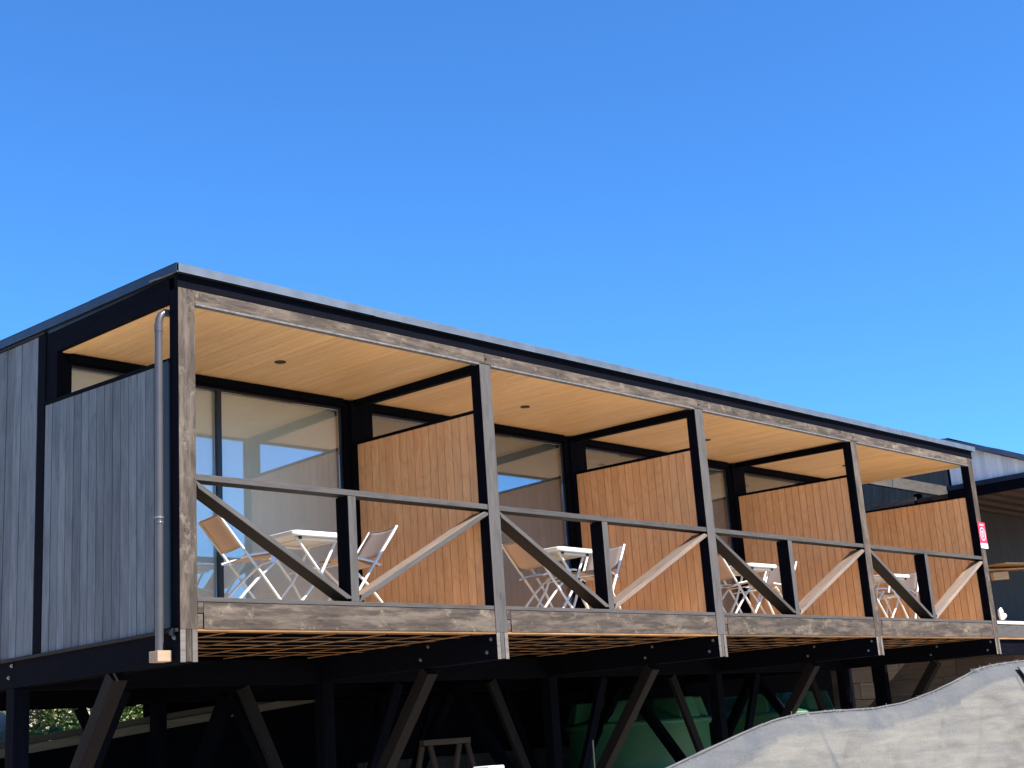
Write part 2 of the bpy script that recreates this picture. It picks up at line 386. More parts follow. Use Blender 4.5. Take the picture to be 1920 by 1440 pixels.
# --- deck: boards, dark membrane, raw battens underneath, front floor beams
for i in range(4):
    x0, x1 = PX[i]+(PW if i == 0 else .087), PX[i+1]+.010
    b = MB(); y = .105
    while y < D-.05:
        b.box(x0, x1, y, min(y+.118, D-.045), -.026, 0.0); y += .121
    b.build('deck_floor', deckw, house)
    b = MB(); b.box(x0, x1, .11, D+.2, -.060, -.030); b.build('membrane', blk, house)
    xa, xb = PX[i]+PW+.001, PX[i+1]-.001
    b = MB()
    for k, yy in enumerate([.16, .47, .80, 1.14, 1.48, 1.82, 2.16]):
        nseg = 2 if k % 2 else 3
        for q in range(nseg):
            a_ = xa+(xb-xa)*q/nseg; c_ = xa+(xb-xa)*(q+1)/nseg-.004
            j = random.uniform(-.012, .012)
            b.box(a_, c_, yy-.030+j, yy+.030+j, ZJ-.006+random.uniform(-.004, .004), ZJ+.012, [1, 1, 1, 1, 1, 0])
    for xx in [xa+(xb-xa)*t for t in (.10, .27, .44, .61, .78, .93)]:
        b.box(xx-.013, xx+.013, .10, 2.4, ZJ-.016, ZJ-.0105, [1, 1, 1, 0, 1, 0])
    b.build('underfloor_battens', [rawor, blk], house)
    # floor beam with stepped lap joint at its ends
    zt_, zb_ = -.004, ZJ+.004
    f = MB(); f.box(PX[i]+PW+(.055 if i != 3 else .03), PX[i+1]-.004, .002, .052, zb_, zt_, [0, 1, 1, 1, 1, 2])
    f.box(PX[i]+PW+.003, PX[i]+PW+.052, .002, .052, -.085, zt_, [0, 1, 1, 1, 1, 2])
    f.box(PX[i]+PW+.003, PX[i]+PW+.048, .006, .05, zb_+.002, -.090, [0, 1, 1, 1, 1, 2])
    f.build('floor_beam', [weath, blk, rawor], house, bevel=.002)
    f = MB(); f.box(PX[i]+PW, PX[i+1], .008, .09, ZJ-.012, ZJ+.003); f.build('floor_beam_strip', rawor, house)
    # railing
    rl = house
    xl, xr = PX[i]+PW+.002, PX[i+1]-.002; xm = PX[i]+1.606+.0425
    w1 = greyw if i else weath
    timber('top_rail', (xl, .072, .924), (xr, .072, .924), .135, .048, [greyw, dkbr], house, [0, 1, 1, 1, 0, 1])
    timber('bottom_rail', (xl, .072, .017), (xr, .072, .017), .135, .034, [greyw, dkbr], house, [0, 1, 1, 1, 0, 1])
    b = MB(); b.box(xm-.0425, xm+.0425, .008, .165, .0345, .8995, [0, 1, 1, 1, 1, 1]); b.build('railing_post', [greyZ, blkZ], house, bevel=.003)
    # raking braces (their weathered face forward)
    timber('railing_brace', (xl+.004, .088, .872), (xm-.052, .088, .056), .162, .040, [greyw, dkbr, blk], house, [0, 1, 1, 1, 0, 1], ends=(-.03, -.03))
    timber('railing_brace', (xm+.052, .088, .058), (xr-.004, .088, .872), .162, .044, [tanw if i else greyw, dkbr, tanw], house, [0, 1, 1, 1, 2, 1], ends=(.03, .03))

# --- cantilever beams (twin boards), bolts
for i, x in enumerate(PX):
    for (a_, c_) in ((.001, .047), (PW-.047, PW-.001)):
        b = MB(); b.box(x+a_, x+c_, .001, YB, ZP, ZJ-.0005, [1, 0, 0, 0, 0, 0]); b.build('cantilever_beam', [blk, paleend], house, bevel=.003)
    for (yy, zz) in ((.07, -.255), (.13, -.365), (.89, -.245), (1.0, -.355), (2.50, -.25), (2.55, -.345)):
        if i == 0 and .5 < yy < 1.5: continue
        h = MB(); h.ring_tube([(.0, 0, 0), (-.006, 0, 0)], .016, 12); h.ring_tube([(-.006, 0, 0), (-.016, 0, 0)], .009, 6)
        h.build('bolt', bolt_m, house, (x-.0005, yy, zz))
# --- columns, longitudinal beams, knee braces
for (yc, full) in ((2.525, True), (5.55, False)):
    for i, x in enumerate(PX):
        b = MB(); b.box(x+.0, x+.14, yc-.07, yc+.07, -2.75, ZP-.001); b.build('column', blkZ, house, bevel=.004)
        xc = x+.07
        if full:
            timber('knee_brace', (xc, 2.43, -2.32), (xc, .965, ZP-.02), .125, .12, stilt, house, bevel=.004)
            timber('knee_brace', (xc, 2.62, -2.32), (xc, 4.1, ZP-.02), .125, .12, blk, house, bevel=.004)
        else:
            timber('knee_brace', (xc, 5.48, -2.3), (xc, 4.2, ZP-.02), .125, .12, blk, house, bevel=.004)
        if i > 0: timber('long_brace', (x-.93, yc-.02, -.47), (x+.02, yc-.02, -2.42), .06, .115, stilt if full else blk, house, bevel=.003)
        if i < 4: timber('long_brace', (x+.14, yc-.02, -2.42), (x+1.05, yc-.02, -.47), .06, .115, blk, house, bevel=.003)
        if i < 4:
            b = MB(); b.box(x+PW+.001, PX[i+1]-.001, yc-.045, yc+.045, ZP-.02, ZJ-.015); b.build('long_beam', blk, house, bevel=.003)
            b = MB(); b.box(x+PW+.001, PX[i+1]-.001, YB-.4, YB-.31, ZP-.02, ZJ-.015); b.build('long_beam', blk, house)
# bay floor joists over the rear area
for i in range(4):
    b = MB()
    for k in range(9):
        yy = 2.7+k*.38
        b.box(PX[i]+PW+.002, PX[i+1]-.002, yy, yy+.045, ZJ-.08, -.121)
    b.build('floor_joists', blk, house)

# --- window wall: black surrounds, sliding doors (frame, panes, blind)
for i in range(4):
    xs0 = PX[i]+(.145 if i == 0 else .262); xs1 = PX[i+1]-.172
    xa = .1405 if i == 0 else PX[i]+.09
    for (qa, qb, qy) in ((xa, xs0-.03, -.04), (PX[i+1]-.05, PX[i+1]+.0895, -.04), (xs1+.035, PX[i+1]-.051, -.012)):
        if qb-qa < .02: continue
        b = MB(); b.box(qa, qb, D+qy, D+.12, 0.001, 2.31); b.build('door_jamb', blkZ, house, bevel=.003)
    b = MB(); b.box(xs0-.029, xs1+.034, D-.035, D+.12, 2.248, 2.318); b.box(xs0-.029, xs1+.034, D+.003, D+.12, 2.229, 2.2475)
    b.build('door_header', blk, house, bevel=.003)
    door = thing('sliding_door', None, None); door.parent = house
    f = MB(); z0, z1 = .002, 2.228; sx = xs0+1.466 if i == 0 else xs0+(xs1-xs0)*.5
    f.box(xs0-.028, xs0, D+.01, D+.07, z0, z1); f.box(xs1, xs1+.033, D+.01, D+.07, z0, z1)
    f.box(xs0+.001, xs1-.001, D+.01, D+.07, 2.206, z1); f.box(xs0+.001, xs1-.001, D+.01, D+.07, z0, .055)
    f.box(sx, sx+.05, D+.002, D+.045, .056, 2.205)
    f.build('door_frame', alu, door, bevel=.002)
    for (ga, gc, gy) in ((xs0+.001, sx-.001, D+.042), (sx+.051, xs1-.001, D+.022)):
        g_ = MB(); g_.box(ga, gc, gy, gy+.006, .056, 2.205); g_.build('glass_pane', glass, door)
    bl = MB(); n = 40
    bl.box(xs0-.02, xs1+.02, D+.074, D+.077, .01, 2.235); bl.build('roller_blind', blind_m, door)
    h = MB(); h.box(sx+.018, sx+.030, D-.018, D-.006, .95, 1.15); h.box(sx+.018, sx+.030, D-.006, D+.001, .97, .985); h.box(sx+.018, sx+.030, D-.006, D+.001, 1.115, 1.13)
    h.build('door_handle', alu, door)
b = MB(); b.box(.09, PX[4]+.03, D+.14, D+.20, -.1, 2.32); b.build('inner_wall', simple('dark_interior', (.06, .055, .05)), house)

# --- downpipe
b = MB(); px, py = -.062, .172
b.ring_tube([(px, py, -.34), (px, py, .6), (px, py, 2.10), (px+.004, py, 2.155), (px+.022, py, 2.198), (px+.052, py, 2.222), (px+.13, py, 2.226)], .0295, 16)
b.ring_tube([(px, py, .58), (px, py, .60), (px, py, .601)], [.031, .034, .030], 16)
b.ring_tube([(px, py, 2.06), (px, py, 2.12)], .0325, 16)
dp = b.build('downpipe', pipe_m, house)
b = MB(); b.ring_tube([(px, py, .622), (px, py, .636)], .0335, 16); b.build('pipe_clip', bolt_m, dp)
b = MB(); b.box(-.122, -.004, .10, .215, -.42, -.341); b.build('support_block', block_w, house, bevel=.004)
b = MB(); b.box(-.03, -.004, .06, .10, -.235, -.205); b.box(-.035, -.02, .05, .06, -.25, -.19); b.build('angle_bracket', metal_d, house)

# ================================================================ FOLDING CHAIRS AND TABLES
def lerp(a, b, t): return a+(b-a)*t
def make_chair():
    """faces +X, origin on the floor below its middle, back top at x=-.34, front feet at x=+.24"""
    t = thing('folding_chair', None, 'chair')
    W2 = .205
    for s_ in (-1, 1):
        y = s_*W2
        b = MB(); b.ring_tube([(-.345, y, .785), (-.30, y, .72), (.0, y, .335), (.245, y, .008)], .0115, 8, flat=1.25)
        b.build('long_rail', white_m, t)
        y2 = s_*(W2-.026)
        b = MB(); b.ring_tube([(.215, y2, .452), (.17, y2, .42), (.03, y2, .30), (-.10, y2, .17), (-.20, y2, .06), (-.225, y2, .008)], .0115, 8, flat=1.25)
        b.build('rear_leg', white_m, t)
        y3 = s_*(W2+.006 if False else W2-.013)
        b = MB(); b.ring_tube([(-.155, y3, .432), (-.05, y3, .462), (.10, y3, .486), (.25, y3, .492), (.285, y3, .488)], .0100, 8, flat=.9)
        b.build('seat_rail', white_m, t)
    b = MB(); b.ring_tube([(.225, -W2+.02, .07), (.225, W2-.02, .07)][:], .008, 6); b.build('front_stretcher', white_m, t)
    b = MB(); b.ring_tube([(-.185, -W2+.03, .09), (-.185, W2-.03, .09)], .008, 6); b.build('rear_stretcher', white_m, t)
    b = MB(); b.ring_tube([(.205, -W2+.02, .440), (.205, W2-.02, .440)], .008, 6); b.build('seat_bar', white_m, t)
    # sling seat
    b = MB(); NX, NY = 8, 6
    def sheet(b, fn, nx, ny, th):
        vs = [fn(i/nx, j/ny) for j in range(ny+1) for i in range(nx+1)]
        top = [Vector(v)+Vector((0, 0, th)) for v in vs]; n = len(vs); fs = []
        for j in range(ny):
            for i in range(nx):
                a = j*(nx+1)+i; fs += [(a+nx+1, a+nx+2, a+1, a), (n+a, n+a+1, n+a+nx+2, n+a+nx+1)]
        ed = [j*(nx+1) for j in range(ny+1)]
        for k in range(ny): a, c = ed[k], ed[k+1]; fs.append((a, n+a, n+c, c)); a, c = a+nx, c+nx; fs.append((c, n+c, n+a, a))
        for k in range(nx): a, c = k, k+1; fs.append((a, c, n+c, n+a)); a, c = a+ny*(nx+1), c+ny*(nx+1); fs.append((c, a, n+a, n+c))
        b.add([tuple(v) for v in vs]+[tuple(v) for v in top], fs, 0, None, True)
    b = MB()
    sheet(b, lambda u, v: (lerp(-.15, .265, u), lerp(-.182, .182, v), lerp(.432, .488, min(1, u*1.4)**.8) - .030*math.sin(math.pi*v)*math.sin(math.pi*min(1, max(0, u)))-.004), NX, NY, .002)
    b.build('seat', sling, t)
    b = MB()
    def back(u, v):   # u up the rail, v across
        x = lerp(-.145, -.340, u); z = lerp(.520, .782, u); sag = .022*math.sin(math.pi*v)
        return (x-sag*.8, lerp(-.198, .198, v), z-sag*.55)
    sheet(b, back, 8, 6, .002)
    b.build('backrest', sling, t)
    h = MB(); h.ring_tube([back(1, 0), back(1, .25), back(1, .5), back(1, .75), back(1, 1)], .006, 6); h.build('back_hem', sling, t)
    return t
def make_table():
    """centre at origin; top .60 x .58"""
    t = thing('folding_table', '-', 'table')
    a, c, r = .30, .29, .055
    def ring(off, z): 
        pts = []
        for (sx, sy) in ((1, 1), (-1, 1), (-1, -1), (1, -1)):
            for k in range(5):
                ang = {(1, 1): 0, (-1, 1): 90, (-1, -1): 180, (1, -1): 270}[(sx, sy)] + k*22.5
                pts.append((sx*(a-off-r)+r*math.cos(R(ang)), sy*(c-off-r)+r*math.sin(R(ang)), z))
        return pts
    rings = [ring(.02, .656), ring(.004, .660), ring(0, .670), ring(0, .694), ring(.006, .700), ring(.014, .701)]
    b = MB(); n = 20; vs = [p for q in rings for p in q]; fs = []
    for i in range(len(rings)-1):
        for k in range(n): fs.append((i*n+k, i*n+(k+1) % n, (i+1)*n+(k+1) % n, (i+1)*n+k))
    fs += [tuple(range(n))[::-1], tuple(range((len(rings)-1)*n, len(rings)*n))]
    b.add(vs, fs); b.build('table_top', white_m, t)
    for sy in (-1, 1):
        y = sy*.215
        b = MB(); b.ring_tube([(-.235, y, .660), (.05, y, .33), (.255, y, .008)], .0115, 8, flat=1.2); b.build('leg', white_m, t)
        y = sy*.185
        b = MB(); b.ring_tube([(.225, y, .640), (.04, y, .33), (-.265, y, .008)], .0115, 8, flat=1.2); b.build('leg', white_m, t)
        b = MB(); b.ring_tube([(-.25, sy*.235, .640), (.25, sy*.235, .640)], .0125, 8); b.build('support_bar', white_m, t)
    for (x, z) in ((-.20, .07), (.19, .10), (.0, .40), (.225, .642), (-.12, .645)):
        b = MB(); b.ring_tube([(x, -.19, z), (x, .19, z)], .008, 6); b.build('cross_bar', white_m, t)
    for sx in (-1, 1):
        b = MB(); b.box(sx*.21-.012, sx*.21+.012, -.262, -.236, .630, .6555); b.build('hinge_block', blackp, t)
    return t
chair0 = make_chair(); table0 = make_table()
ucs = [False, False]
def place(kind, x, y, rz, label, group):
    src = chair0 if kind == 0 else table0
    if ucs[kind]: o = copy_tree(src)
    else: o = src; ucs[kind] = True
    o.location = (x, y, 0.001); o.rotation_euler = (0, 0, rz); o['label'] = label; o['category'] = 'chair' if kind == 0 else 'table'; o['group'] = group
    return o
CG, TG = 'folding chairs on the balconies', 'folding tables on the balconies'
def chair_by_rail(xt, yn, rot, mirror, label):
    """near rail top at (xt, yn)"""
    th = R(rot) + (math.pi if mirror else 0)
    lx, ly = -.345, (-.205 if not mirror else .205)
    ox = lx*math.cos(th)-ly*math.sin(th); oy = lx*math.sin(th)+ly*math.cos(th)
    return place(0, xt-ox, yn-oy, th, label, CG)
c1 = chair_by_rail(.75, .60, -12, False, 'left chair on the nearest balcony, seen from behind, white paper tag under its seat')
chair_by_rail(2.574, .50, -4, True, 'right chair on the nearest balcony, grey backrest in front of the orange boards')
chair_by_rail(4.38, .60, -9, False, 'left chair on the second balcony from the left, close behind the second post')
chair_by_rail(5.78, .49, 14, True, 'right chair on the second balcony, partly hidden by the short railing post')
chair_by_rail(7.70, .60, -5, False, 'left chair on the third balcony from the left, folded frame beside the table')
chair_by_rail(9.42, .66, 4, True, 'right chair on the third balcony, behind the table and railing post')
chair_by_rail(10.75, .55, -5, False, 'left chair on the farthest balcony, mostly hidden behind the fourth post')
chair_by_rail(12.58, .62, 12, True, 'right chair on the farthest balcony, facing the table')
tg = MB(); tg.box(.10, .145, -.215, -.2135, .398, .455); tg.build('paper_tag', simple('white_paper', (.75, .75, .78)), c1)
for (x, y, rz, lb) in ((1.80, .88, 0, 'white folding table between the two chairs on the nearest balcony'), (4.93, .72, R(4), 'white folding table on the second balcony from the left'),
                       (8.46, .80, 0, 'white folding table on the third balcony from the left'), (11.80, .80, R(-3), 'white folding table on the farthest balcony at the right')):
    place(1, x, y, rz, lb, TG)

# ================================================================ SIGN ON THE LAST POST
sg = thing('sign', 'small pink-red sign with a white round emblem and white foot, fixed to the last post', 'sign', (13.335, -.012, 1.07))
b = MB(); b.box(0, .228, 0, .004, .068, .375); b.build('sign_face', simple('pink_red_print', (.62, .045, .085), .4), sg)
b = MB(); b.box(0, .232, 0, .0045, -.004, .0675); b.build('white_strip', simple('white_print', (.72, .74, .78), .4), sg)
wp = simple('white_ink', (.78, .55, .6), .4)
b = MB()
for (ro, ri) in ((.088, .072), (.05, .040)):
    n = 28; vs = []
    for k in range(n):
        a_ = 2*math.pi*k/n
        vs += [(.114+ro*math.cos(a_), -.002, .205+ro*1.1*math.sin(a_)), (.114+ri*math.cos(a_), -.002, .205+ri*1.1*math.sin(a_))]
    b.add(vs, [(2*k, 2*((k+1) % n), 2*((k+1) % n)+1, 2*k+1) for k in range(n)])
b.add([(.104, -.002, .15), (.124, -.002, .15), (.124, -.002, .26), (.104, -.002, .26)], [(0, 1, 2, 3)])
b.build('round_emblem', wp, sg)
b = MB()
for k in range(4): b.box(.03+k*.045, .058+k*.045, -.0015, -.0005, .018, .046)
b.build('strip_marks', simple('grey_blue_ink', (.25, .32, .42), .5), sg)
b = MB()
for k in range(5): b.box(.05+k*.027, .068+k*.027, -.0015, -.0005, .325, .348)
b.build('heading_marks', wp, sg)

# ================================================================ NEIGHBOUR HOUSE (right)
nb = thing('porch_house', 'neighbouring house with pale upright cladding, sloping roof and black-walled porch', 'house')
NX0 = 15.0
def nroof(y): return 2.62 + .43*y if y < .96 else 3.033-.01*(y-.96)
b = MB(); y = -1.6
while y < 1.06:
    w = random.uniform(.075, .10)
    if nroof(y)-.06 > 2.34: b.box(NX0+random.uniform(-.004, .004), NX0+.03, y+.0015, y+w-.0015, 2.30, 0, 0, None, lambda q: nroof(q)-.075)
    y += w
b.box(NX0+.031, NX0+.08, -.62, 1.12, 2.30, 0, 1, None, lambda q: nroof(q)-.08)
b.build('side_wall', [cladtop, blkZ], nb)
b = MB(); zz = nroof
for (ya_, yb_) in ((-1.8, .96), (.96, 1.25)):
    vs = [(NX0-.12, ya_, nroof(ya_)-.03), (24, ya_, nroof(ya_)-.03), (24, yb_, nroof(yb_)-.03), (NX0-.12, yb_, nroof(yb_)-.03)]
    vs += [(v[0], v[1], v[2]+.05) for v in vs]
    b.add(vs, [(3,2,1,0),(4,5,6,7),(0,1,5,4),(1,2,6,5),(2,3,7,6),(3,0,4,7)]); rf = b.build('roof', metal_d, nb)
y = -1.8
while y < 1.1:
    y2 = y+.95; dz = random.uniform(0, .006); k = MB()
    vs = [(NX0-.128, y, nroof(y)-.062+dz), (NX0-.122, y, nroof(y)-.062+dz), (NX0-.122, y2, nroof(y2)-.062+dz), (NX0-.128, y2, nroof(y2)-.062+dz)]
    vs += [(v[0], v[1], v[2]+.088) for v in vs]
    k.add(vs, [(3,2,1,0),(4,5,6,7),(0,1,5,4),(1,2,6,5),(2,3,7,6),(3,0,4,7)]); k.build('edge_flashing', metal_f, rf); y = y2
b = MB(); b.box(NX0-.03, NX0+.06, -1.5, 1.14, 2.075, 2.297); b.build('porch_beam', blk, nb, bevel=.004)
b = MB(); b.box(NX0-.045, NX0-.0305, -1.5, 1.14, 2.225, 2.299); b.build('beam_flashing', metal_d, nb)
b = MB(); b.box(NX0+.06, 24, -1.5, 1.75, 2.16, 2.20); b.build('porch_ceiling', simple('dark_brown_board', (.05, .028, .02), .7, var=.3), nb)
for k in range(9):
    b = MB(); yy = -1.3+k*.34; b.box(NX0+.062, 24, yy, yy+.05, 2.095, 2.158); b.build('ceiling_batten', wood('brown_batten', (.05, .028, .018), (.12, .065, .045)) if k == 0 else bpy.data.materials['brown_batten'], nb)
b = MB()
x = NX0+.3
while x < 24: b.box(x+.002, x+.138, 1.60, 1.63, .001, 2.158); x += .14
b.box(NX0+.3, 24, 1.631, 1.70, .001, 2.158); b.build('porch_wall', wood('charcoal_wall', (.036, .0255, .022), (.048, .035, .030), 'Z', board_var=.08), nb)
b = MB(); b.box(15.3, 24, 3.4, 7, -.2, 2.9); b.build('rear_rooms', blkZ, nb)
# terrace in front of the porch
tr = thing('terrace', 'raised terrace with grey edge beam and pale front strip beyond the last balcony', 'terrace')
b = MB(); b.box(PX[4]+PW+.01, 24, .05, 1.6, -.05, -.003); b.build('terrace_floor', deckw, tr)
timber('edge_beam', (PX[4]+PW+.006, .03, -.107), (24, .03, -.107), .045, .19, [greyw, blk], tr, [0, 1, 1, 1, 1, 1])
b = MB(); b.box(PX[4]+PW+.004, 24, -.006, .06, -.009, .034); b.build('edge_strip', simple('cream_paint', (.66, .62, .5), .5), tr)
b = MB(); b.box(PX[4]+PW+.01, 15.1, .01, .05, -.222, -.204); b.build('edge_batten', rawor, tr)
b = MB(); b.box(PX[4]+PW+.01, 24, .06, .11, -.44, -.225); b.build('rear_beam', blk, tr)
for x in (15.6, 18.2, 21): 
    b = MB(); b.box(x, x+.14, .3, .44, -2.7, -.051); b.build('column', blkZ, tr)
# dark lean-to behind
lt = thing('lean_to', 'dark ribbed sheet wall of a lean-to seen over the last balcony partition', 'shed')
b = MB(); x = 13.9; n = 0
while x < 19.5:
    vs = [(x-1.2, 3.1, .0), (x-1.15, 3.06, .0), (x-1.04, 3.06, .0), (x-.99, 3.1, .0)]
    sh = .9
    vs = vs + [(v[0]+sh, v[1]-.1, 3.75) for v in vs]
    b.add(vs, [(k, k+1, k+5, k+4) for k in range(3)], 0); x += .21
b.build('ribbed_wall', simple('dark_blue_sheet', (.003, .007, .013), .7, .08, .0, .4, 3), lt)
timber('grey_beam', (13.62, 2.0, 2.507), (16.85, 2.0, 2.507), .06, .185, [greyw, dkbr], lt, [0, 1, 1, 1, 0, 1])
timber('rafter', (14.9, 1.66, 2.19), (15.05, 2.5, 2.19), .05, .05, tanw, lt)
b = MB(); b.box(15.8, 15.9, 2.04, 2.14, -.2, 2.41); b.build('post', blkZ, lt)
b = MB(); b.box(13.55, 13.60, 1.9, 2.1, -2.7, 2.6); b.build('post', blkZ, lt)
for y in (2.08, 2.7):
    b = MB(); b.box(13.9, 14.0, y, y+.1, -2.7, 2.41); b.build('post', blkZ, lt)

# wooden bench table on terrace
wt = thing('wooden_table', 'varnished orange wood table end with a thick lower rail on the terrace beyond the sign', 'table', (15, .65, 0))
vw = wood('varnished_orange_wood', (.42, .2, .06), (.62, .33, .12), 'X', rough=.4)
timber('table_top', (-.05, -.05, .965), (1.9, -.30, 1.01), .5, .03, vw, wt)
timber('lower_board', (-.06, .1, .90), (1.5, -.25, .965), .2, .025, vw, wt)
timber('side_rail', (-.08, -.05, .79), (.32, -.12, .815), .05, .12, [vw, paleend], wt, [0, 1, 0, 0, 0, 0])
timber('leg', (1.65, -.1, .0), (1.65, -.1, .95), .07, .07, vw, wt)
timber('leg', (1.8, .3, .0), (1.8, .3, .9), .07, .07, vw, wt)
wl_ = MB()
wl_.ring_tube([(0, 0, 0), (.0, 0, .06), (.03, 0, .12), (.06, 0, .17)], [.015, .03, .045, .012], 8)
wl_.ring_tube([(0.02, 0, 0), (.07, 0, .02), (.14, 0, .06), (.19, 0, .07)], [.012, .035, .04, .012], 8)
tag(wl_.build('plastic_hook', white_m, None, (14.2, .25, .09)), 'small white curled plastic piece at the deck edge behind the last post', 'hook')

# ================================================================ UNDER THE DECK
def lathe(b, prof, n=40, cx=0, cy=0, mi=0):
    vs = []; fs = []
    for r_, z in prof: vs += [(cx+r_*math.cos(2*math.pi*k/n), cy+r_*math.sin(2*math.pi*k/n), z) for k in range(n)]
    for i in range(len(prof)-1):
        for k in range(n): fs.append((i*n+k, i*n+(k+1) % n, (i+1)*n+(k+1) % n, (i+1)*n+k))
    fs.append(tuple(range((len(prof)-1)*n, len(prof)*n)))
    b.add(vs, fs, mi, .5, True)
tank_m = simple('green_polyethylene', (.045, .16, .07), .45, .4, 0, .12, 3)
def tank(x, y, rz, label):
    t = thing('water_tank', label, 'water tank', (x, y, -2.62), rz, 'green water tanks under the deck'); t.scale = (1.32, 1.32, 1.0)
    b = MB(); lathe(b, [(.78, 0), (.80, .05), (.80, .45), (.79, .50), (.80, .55), (.80, 1.0), (.79, 1.05), (.80, 1.1), (.80, 1.52), (.83, 1.55), (.84, 1.60), (.81, 1.63)]); b.build('tank_body', tank_m, t)
    b = MB(); lathe(b, [(.80, 1.632), (.72, 1.66), (.45, 1.80), (.26, 1.86), (.25, 1.93), (.0001, 1.95)]); b.build('tank_dome', tank_m, t)
    for k in range(6):
        a_ = 2*math.pi*k/6
        b = MB(); wv = .17
        def P(r_, w_, z): return (r_*math.cos(a_)-w_*math.sin(a_), r_*math.sin(a_)+w_*math.cos(a_), z)
        vs = [P(.80, -wv, 1.634), P(.80, wv, 1.634), P(.74, wv*.8, 1.93), P(.74, -wv*.8, 1.93), P(.30, -wv*.7, 1.80), P(.30, wv*.7, 1.80), P(.36, wv*.6, 1.935), P(.36, -wv*.6, 1.935)]
        b.add(vs, [(0, 1, 2, 3), (1, 5, 6, 2), (5, 4, 7, 6), (4, 0, 3, 7), (3, 2, 6, 7)]); b.build('dome_rib', tank_m, t, bevel=.02)
    return t
tank(14.7, 4.75, .35, 'green water tank standing right of the other, seen beside the block wall')
tank(11.1, 4.75, .45, 'darker shaded green water tank standing left of the other under the deck')

bw = MB()
def blocks(b, x0, x1, y, z0, z1, hb=.2, lb=.4):
    r_ = 0; z = z0
    while z+hb <= z1+.001:
        x = x0-(lb/2 if r_ % 2 else 0)
        while x < x1:
            a_, c_ = max(x, x0)+.004, min(x+lb, x1)-.004
            if c_-a_ > .03: b.box(a_, c_, y-random.uniform(0, .006), y+.15, z+.004, z+hb-.004)
            x += lb
        z += hb; r_ += 1
    b.box(x0, x1, y+.012, y+.14, z0, z-.01, 0, .5)
blocks(bw, -1.2, 16.2, 6.55, -2.7, -1.1)
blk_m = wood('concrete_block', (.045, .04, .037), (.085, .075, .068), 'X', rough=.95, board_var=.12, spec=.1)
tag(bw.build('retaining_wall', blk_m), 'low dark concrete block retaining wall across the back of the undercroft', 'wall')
b = MB(); b.box(3.72, 24, 6.50, 6.53, -1.3, -.10); b.build('added_dark_skirt', blk, house)  # black sheet added to close the back so the undercroft stays dark
bw = MB(); blocks(bw, -1.12, 5.4, 0, -2.9, .1, .25, .42)
def ray0(u, v): return (r2*((u-960)/2552.3) - u2*((v-720)/2552.3) + fwd)
dd = ray0(1700, 1290); dh = Vector((dd.x, dd.y)).normalized(); cpos = CAM+dd*(22.5/Vector((dd.x, dd.y)).length)
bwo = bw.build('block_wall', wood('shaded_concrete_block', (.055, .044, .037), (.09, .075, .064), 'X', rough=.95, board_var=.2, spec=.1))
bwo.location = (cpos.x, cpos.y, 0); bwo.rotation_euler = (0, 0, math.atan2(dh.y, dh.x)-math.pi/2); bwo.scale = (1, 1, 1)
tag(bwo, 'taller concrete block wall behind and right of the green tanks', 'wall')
print('WALL', cpos, cpos.z)
fr = thing('sleeper_edge', 'two stacked pale timber boards rising along the back of the dark undercroft', 'edging')
timber('upper_board', (1.0, 6.42, -.90), (6.9, 6.42, -.255), .06, .075, wood('grey_bank_board', (.07, .062, .055), (.12, .11, .095)), fr)
timber('lower_board', (1.0, 6.40, -.99), (6.9, 6.40, -.345), .10, .095, wood('pale_bank_board', (.14, .13, .095), (.23, .21, .165)), fr)

b = MB(); b.add([(-1.5, 6.44, -2.6), (7, 6.44, -2.6), (7, 6.44, -.39), (-1.5, 6.44, -1.31), (-1.5, 6.47, -2.6), (7, 6.47, -2.6), (7, 6.47, -.39), (-1.5, 6.47, -1.31)], [(0,1,2,3),(5,4,7,6),(3,2,6,7),(1,5,6,2),(4,0,3,7)]); b.build('added_dark_backing', blk, fr)  # black panel added to keep the area below the boards dark

# sawhorse, rod, white tub
sh = thing('sawhorse', 'brown timber sawhorse standing in the shade under the second bay', 'sawhorse', (6.5, 4.2, -2.52))
sw = wood('brown_sawn_wood', (.06, .042, .03), (.13, .09, .065))
timber('top_bar', (-.35, 0, 1.42), (.45, 0, 1.42), .09, .07, sw, sh)
for sx in (-.28, .36):
    for sy in (-1, 1): timber('leg', (sx-.04*sy, .03*sy, 1.38), (sx-.16*sy*1.0, .32*sy, .0), .035, .07, sw, sh, upv=(1, 0, 0))
    timber('spreader', (sx, -.2, .62), (sx, .2, .62), .03, .07, sw, sh)
b = MB(); b.ring_tube([(0, 0, 0), (.02, 0, 1.42)], .009, 8); tag(b.build('metal_rod', simple('grey_rod', (.25, .24, .22), .4), None, (7.0, 2.2, -2.62)), 'thin grey metal rod leaning upright beside the third front column', 'rod')

# ================================================================ BUSHES BEHIND
def leaf_mat(name, c1, c2):
    m = bpy.data.materials.new(name); m.use_nodes = True; nt = m.node_tree; L = nt.links
    for x in list(nt.nodes): nt.nodes.remove(x)
    out = nd(nt, 'ShaderNodeOutputMaterial'); d = nd(nt, 'ShaderNodeBsdfPrincipled'); t = nd(nt, 'ShaderNodeBsdfTranslucent'); mx = nd(nt, 'ShaderNodeMixShader')
    at = nd(nt, 'ShaderNodeAttribute', attribute_name='rnd'); r = ramp(nt, [(0, c1), (1, c2)]); sp = nd(nt, 'ShaderNodeSeparateColor')
    L.new(at.outputs['Color'], sp.inputs[0]); L.new(sp.outputs[1], r.inputs[0]); d.inputs['Roughness'].default_value = .5
    L.new(r.outputs[0], d.inputs['Base Color']); L.new(r.outputs[0], t.inputs[0]); mx.inputs[0].default_value = .3
    L.new(d.outputs[0], mx.inputs[1]); L.new(t.outputs[0], mx.inputs[2]); L.new(mx.outputs[0], out.inputs[0]); return m
